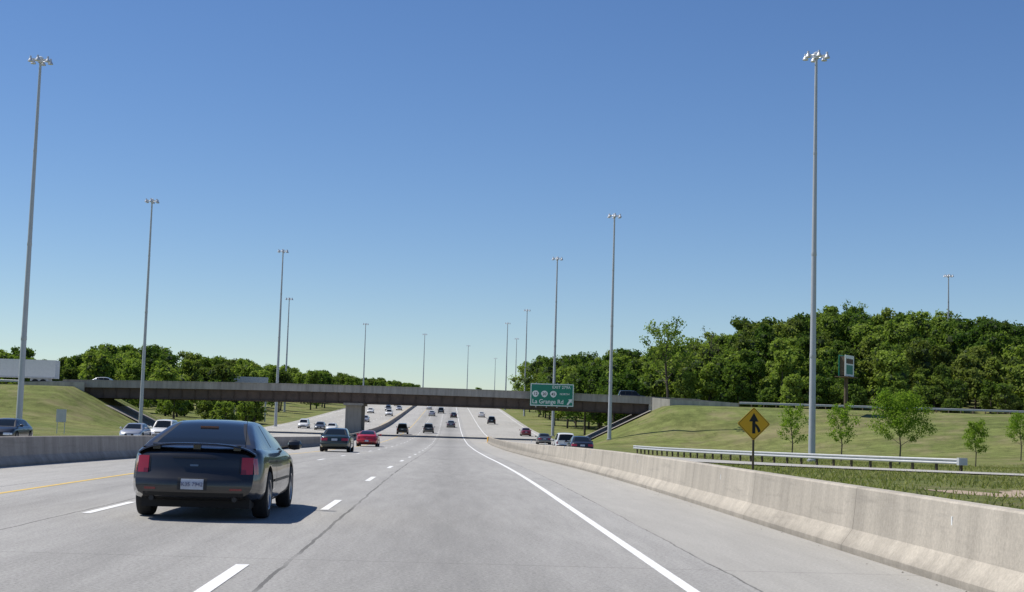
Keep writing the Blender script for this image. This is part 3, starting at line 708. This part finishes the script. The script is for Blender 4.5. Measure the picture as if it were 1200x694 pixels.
def forest(name,trees,leaf,nleaf,ncl=(19,27)):
    Cs=[];Rs=[];Ts=[];trunks=MB()
    for (x,y,z,h,r,t) in trees:
        nc_=random.randint(*ncl)
        trunks.tube([(x,y,z-.3),(x+random.uniform(-.3,.3),y,z+h*.35),(x+random.uniform(-.6,.6),y,z+h*.75)],[.22,.17,.07],6)
        for k in range(nc_):
            u=random.random()**.8; hz=z+h*(.18+.74*u); rm=r*(1-.55*max(0,u-.35)/.65)*(.8 if u<.15 else 1)
            an=random.uniform(0,6.28); q=rm*math.sqrt(random.random())*.9; cr=r*random.uniform(.20,.38)
            Cs.append((x+q*math.cos(an),y+q*math.sin(an),min(hz,z+h-cr*.75)+random.uniform(-.3,.3))); Rs.append(cr); Ts.append(t+random.uniform(-.18,.18))
        for k in range(4):
            cr=r*random.uniform(.16,.28); Cs.append((x+random.uniform(-.45,.45)*r,y+random.uniform(-.3,.3)*r,z+h-cr*random.uniform(.4,2.2))); Rs.append(cr); Ts.append(t)
    C=np.array(Cs);Rr=np.array(Rs);Tt=np.array(Ts)
    V,t=leafquads(C,Rr,nleaf,leaf,shell=.6,tint=Tt)
    V2,t2=leafquads(C,Rr*1.3,max(4,nleaf//6),leaf*.75,shell=.85,tint=Tt)
    V=np.concatenate([V,V2]); t=np.concatenate([t,t2])
    F=np.arange(len(V)).reshape(-1,4)
    root=empty(name)
    link(fastmesh('foliage',V,F,[M_leaf],t),'foliage',root)
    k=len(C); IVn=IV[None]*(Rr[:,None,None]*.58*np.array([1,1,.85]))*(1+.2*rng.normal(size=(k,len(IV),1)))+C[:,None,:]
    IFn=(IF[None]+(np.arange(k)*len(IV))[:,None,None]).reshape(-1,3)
    link(fastmesh('crown_fillers',IVn.reshape(-1,3),IFn,[M_core]),'crown_fillers',root)  # dark filler blobs, not branches, put inside clumps to block view through crowns
    trunks.obj('trunks',[M_bark],root)
skR=[(.03,.038),(.042,.043),(.071,.049),(.1,.052),(.135,.056),(.165,.062),(.19,.073),(.215,.080),(.27,.087),(.323,.088),(.394,.084),(.6,.08)]
skL=[(-.6,.045),(-.33,.045),(-.30,.046),(-.276,.036),(-.235,.0475),(-.182,.047),(-.153,.041),(-.105,.035),(-.058,.031),(-.0165,.027),(.03,.0265)]
def sk(t,r): return float(np.interp(r,[a for a,_ in t],[b_ for _,b_ in t]))
trR=[]
def okd(L_,x,y,m): return all((x-a[0])**2+(y-a[1])**2>m*m for a in L_)
TI=[-.05,.08,.2,.35,.5,.7,.9,1.0]
def fillR(r0_,r1_,d0,d1,n,lo,hi,mn=4.2,xmin=24):
    c=0;t=0
    while c<n and t<n*40:
        t+=1; d=random.uniform(d0,d1); r=random.uniform(r0_,r1_); x=r*d
        if x<xmin or not okd(trR,x,d,mn): continue
        g=T(x,d); top=1.4+d*sk(skR,r)*random.uniform(lo,hi); h=top-g
        if h<5: continue
        h=min(h,21); trR.append((x,d,g,h,min(h*.38,5.4)*random.uniform(.72,1.1),random.choice(TI))); c+=1
fillR(.16,.48,246,262,40,.55,.84); fillR(.16,.48,262,285,46,.76,.97); fillR(.15,.48,285,325,78,.92,1.045,3.8)
fillR(.085,.17,255,300,16,.62,.85); fillR(.07,.18,300,380,38,.84,1.03); fillR(.045,.16,380,520,42,.86,1.04)
forest('forest',trR,.31,78)
trL=[]
def fillL(r0_,r1_,d0,d1,n,lo,hi,mn=4.8,xmax=-38):
    c=0;t=0
    while c<n and t<n*30:
        t+=1; d=random.uniform(d0,d1); r=random.uniform(r0_,r1_); x=r*d
        if x>xmax or not okd(trL,x,d,mn): continue
        g=T(x,d); top=1.4+d*sk(skL,r)*random.uniform(lo,hi); h=top-g
        if h<4: continue
        h=min(h,17); trL.append((x,d,g,h,min(h*.38,5.2)*random.uniform(.75,1.1),random.choice(TI))); c+=1
fillL(-.42,-.15,290,345,40,.72,.96); fillL(-.42,-.11,345,410,60,.9,1.04); fillL(-.17,-.07,420,560,38,.88,1.04); fillL(-.09,-.02,560,900,60,.9,1.04,7,-18)
forest('forest',trL,.36,70)
trF=[]
for i in range(170):
    x=-900+i*11+random.uniform(-4,4); d=1150+random.uniform(-40,60); 
    trF.append((x,d,T(x,d)-1,random.uniform(19,23) if x<40 else random.uniform(12,16),random.uniform(6,8),random.random()))
forest('distant_treeline',trF,1.1,36,(12,16))
shr=[]
for i in range(56):
    x=random.uniform(44,112); y=random.uniform(240,250); shr.append((x,y,T(x,y),random.uniform(2.5,6),random.uniform(1.6,2.8),random.choice([.1,.3,.6,.9])))
for i in range(26):
    x=random.uniform(-88,-36); y=random.uniform(266,292); shr.append((x,y,T(x,y),random.uniform(3,6),random.uniform(1.8,2.8),random.choice([.3,.6,.9])))
forest('shrubs',shr,.22,70)
def tree(x,y,h,r,dens,leaf,seed,base=.3,mat=None,nb=16,cr=(.16,.3),tk=1):
    st=random.getstate(); random.seed(seed); z=T(x,y); e=empty('tree',(x,y,z)); b=MB(); tips=[]
    tr=.022*h*.6*tk
    main=[(0,0,-.2),(.02*h,.01*h,h*.3),(-.01*h,.02*h,h*.6),(.01*h,0,h*.88)]; b.tube(main,[tr,tr*.8,tr*.5,tr*.15],8)
    for i in range(nb):
        t=base+(.95-base)*i/nb; a=i*2.4+random.uniform(-.4,.4); Lb=r*(1.05-.55*abs(t-.5)*1.5)*random.uniform(.7,1.1)
        p0=Vector((0.005*h,.01*h,h*t*.9)); d=Vector((math.cos(a),math.sin(a),.55+.5*t)).normalized()
        p1=p0+d*Lb*.5; p2=p0+d*Lb+Vector((0,0,.10*Lb)); b.tube([p0,p1,p2],[tr*.42*(1.2-t),tr*.25*(1.2-t),tr*.08],5)
        tips.append((p2,1));tips.append(((p1+p2)/2,.9)); tips.append((p1,.6))
        for s in range(2):
            q=p1+(p2-p1)*random.uniform(.1,.6); dd=(d+Vector((random.uniform(-.8,.8),random.uniform(-.8,.8),random.uniform(-.1,.6)))).normalized()
            q2=q+dd*Lb*.45; b.tube([q,q2],[tr*.14,tr*.05],4); tips.append((q2,.9))
    b.obj('trunk_and_limbs',[M_bark],e,40)
    tips.append((Vector((0,0,h*.93)),.7))
    C=np.array([t_[0][:] for t_ in tips]); Rr=np.array([random.uniform(*cr)*r*t_[1] for t_ in tips]); Tt=np.array([random.random() for _ in tips])
    V,t=leafquads(C,Rr,dens,leaf,shell=.25,tint=Tt); link(fastmesh('leaves',V,np.arange(len(V)).reshape(-1,4),[mat or M_leafy],t),'leaves',e); random.setstate(st)
for px_r,d,h,r,dens,sd_ in ((.3125,112,5.1,2.45,130,1),(.2715,120,4.7,1.4,34,2),(.237,120,4.5,1.3,26,3),(.366,120,3.9,1.15,36,4),(.398,150,5,1.6,60,6)):
    tree(px_r*d,d,h,r,dens,.075,sd_,base=.32,nb=14,cr=(.22,.36))
g1=1.4+250*.0775-T(37.2,250); tree(37.2,250,g1,5.2,26,.22,21,base=.42,mat=M_leaf,nb=20,cr=(.14,.26),tk=1.2)
g2=1.4+262*.0765-T(47,262); tree(47,262,g2,3.2,3,.15,22,base=.35,mat=M_leaf,nb=26,cr=(.12,.2),tk=1.3)
g3=1.4+300*.094-T(84,300); tree(84,300,g3,4.2,16,.22,25,base=.45,mat=M_leaf,nb=18,cr=(.14,.24),tk=1.1)
tree(-101,300,13.5,4.5,60,.25,23,base=.3,mat=M_leaf,nb=18,cr=(.2,.3))
# grass blades
n=40000; gx=rng.uniform(8.5,42,n); gy=rng.uniform(28,84,n)
def rampd(x): return np.interp(x,[8,10,12,15,20,28,40,60],[100,98,92,86,77,68,61,57])
pn=np.sin(gx*.8+1.3*np.sin(gy*.5))*np.sin(gy*.7)+rng.normal(size=n)*.6
k_=(gy<rampd(gx)-1.0)&(pn>-.2)&~((gy>39.5)&(gy<46)&(gx>14)&(gx<24.5)&(rng.random(n)>.12)); gx=gx[k_];gy=gy[k_]
gx2=rng.uniform(20,60,14000); gy2=rng.uniform(80,132,14000); k_=(gy2>np.interp(gx2,[18,20.2,22.9,26.4,29.6,40,60],[140,114,102,92,86,78,72])); gx=np.concatenate([gx,gx2[k_]]); gy=np.concatenate([gy,gy2[k_]])
n=len(gx); gz=terr(gx,gy); hh=rng.uniform(.05,.20,n); an=rng.uniform(0,6.28,n); w=.03
dx=np.cos(an)*w; dy=np.sin(an)*w; lx=rng.normal(size=n)*.09; ly=rng.normal(size=n)*.09
V=np.stack([np.stack([gx-dx,gy-dy,gz-.02],-1),np.stack([gx+dx,gy+dy,gz-.02],-1),np.stack([gx+lx,gy+ly,gz+hh],-1)],1).reshape(-1,3)
link(fastmesh('grass_blades',V,np.arange(len(V)).reshape(-1,3),[M_blade],np.repeat(rng.random(n),3)),'grass_tufts')
# roadside grit
b=MB()
for i in range(50):
    x=random.gauss(4.7,.12); y=random.uniform(10,60); s=random.uniform(.005,.018)
    if x>4.88: continue
    b.add([(x-s,y,.004),(x+s,y+s*.5,.004),(x,y+s*1.5,.004),(x,y+s*.4,s*.7)],[(0,1,3),(1,2,3),(2,0,3)])
b.obj('road_debris',[M_wood])
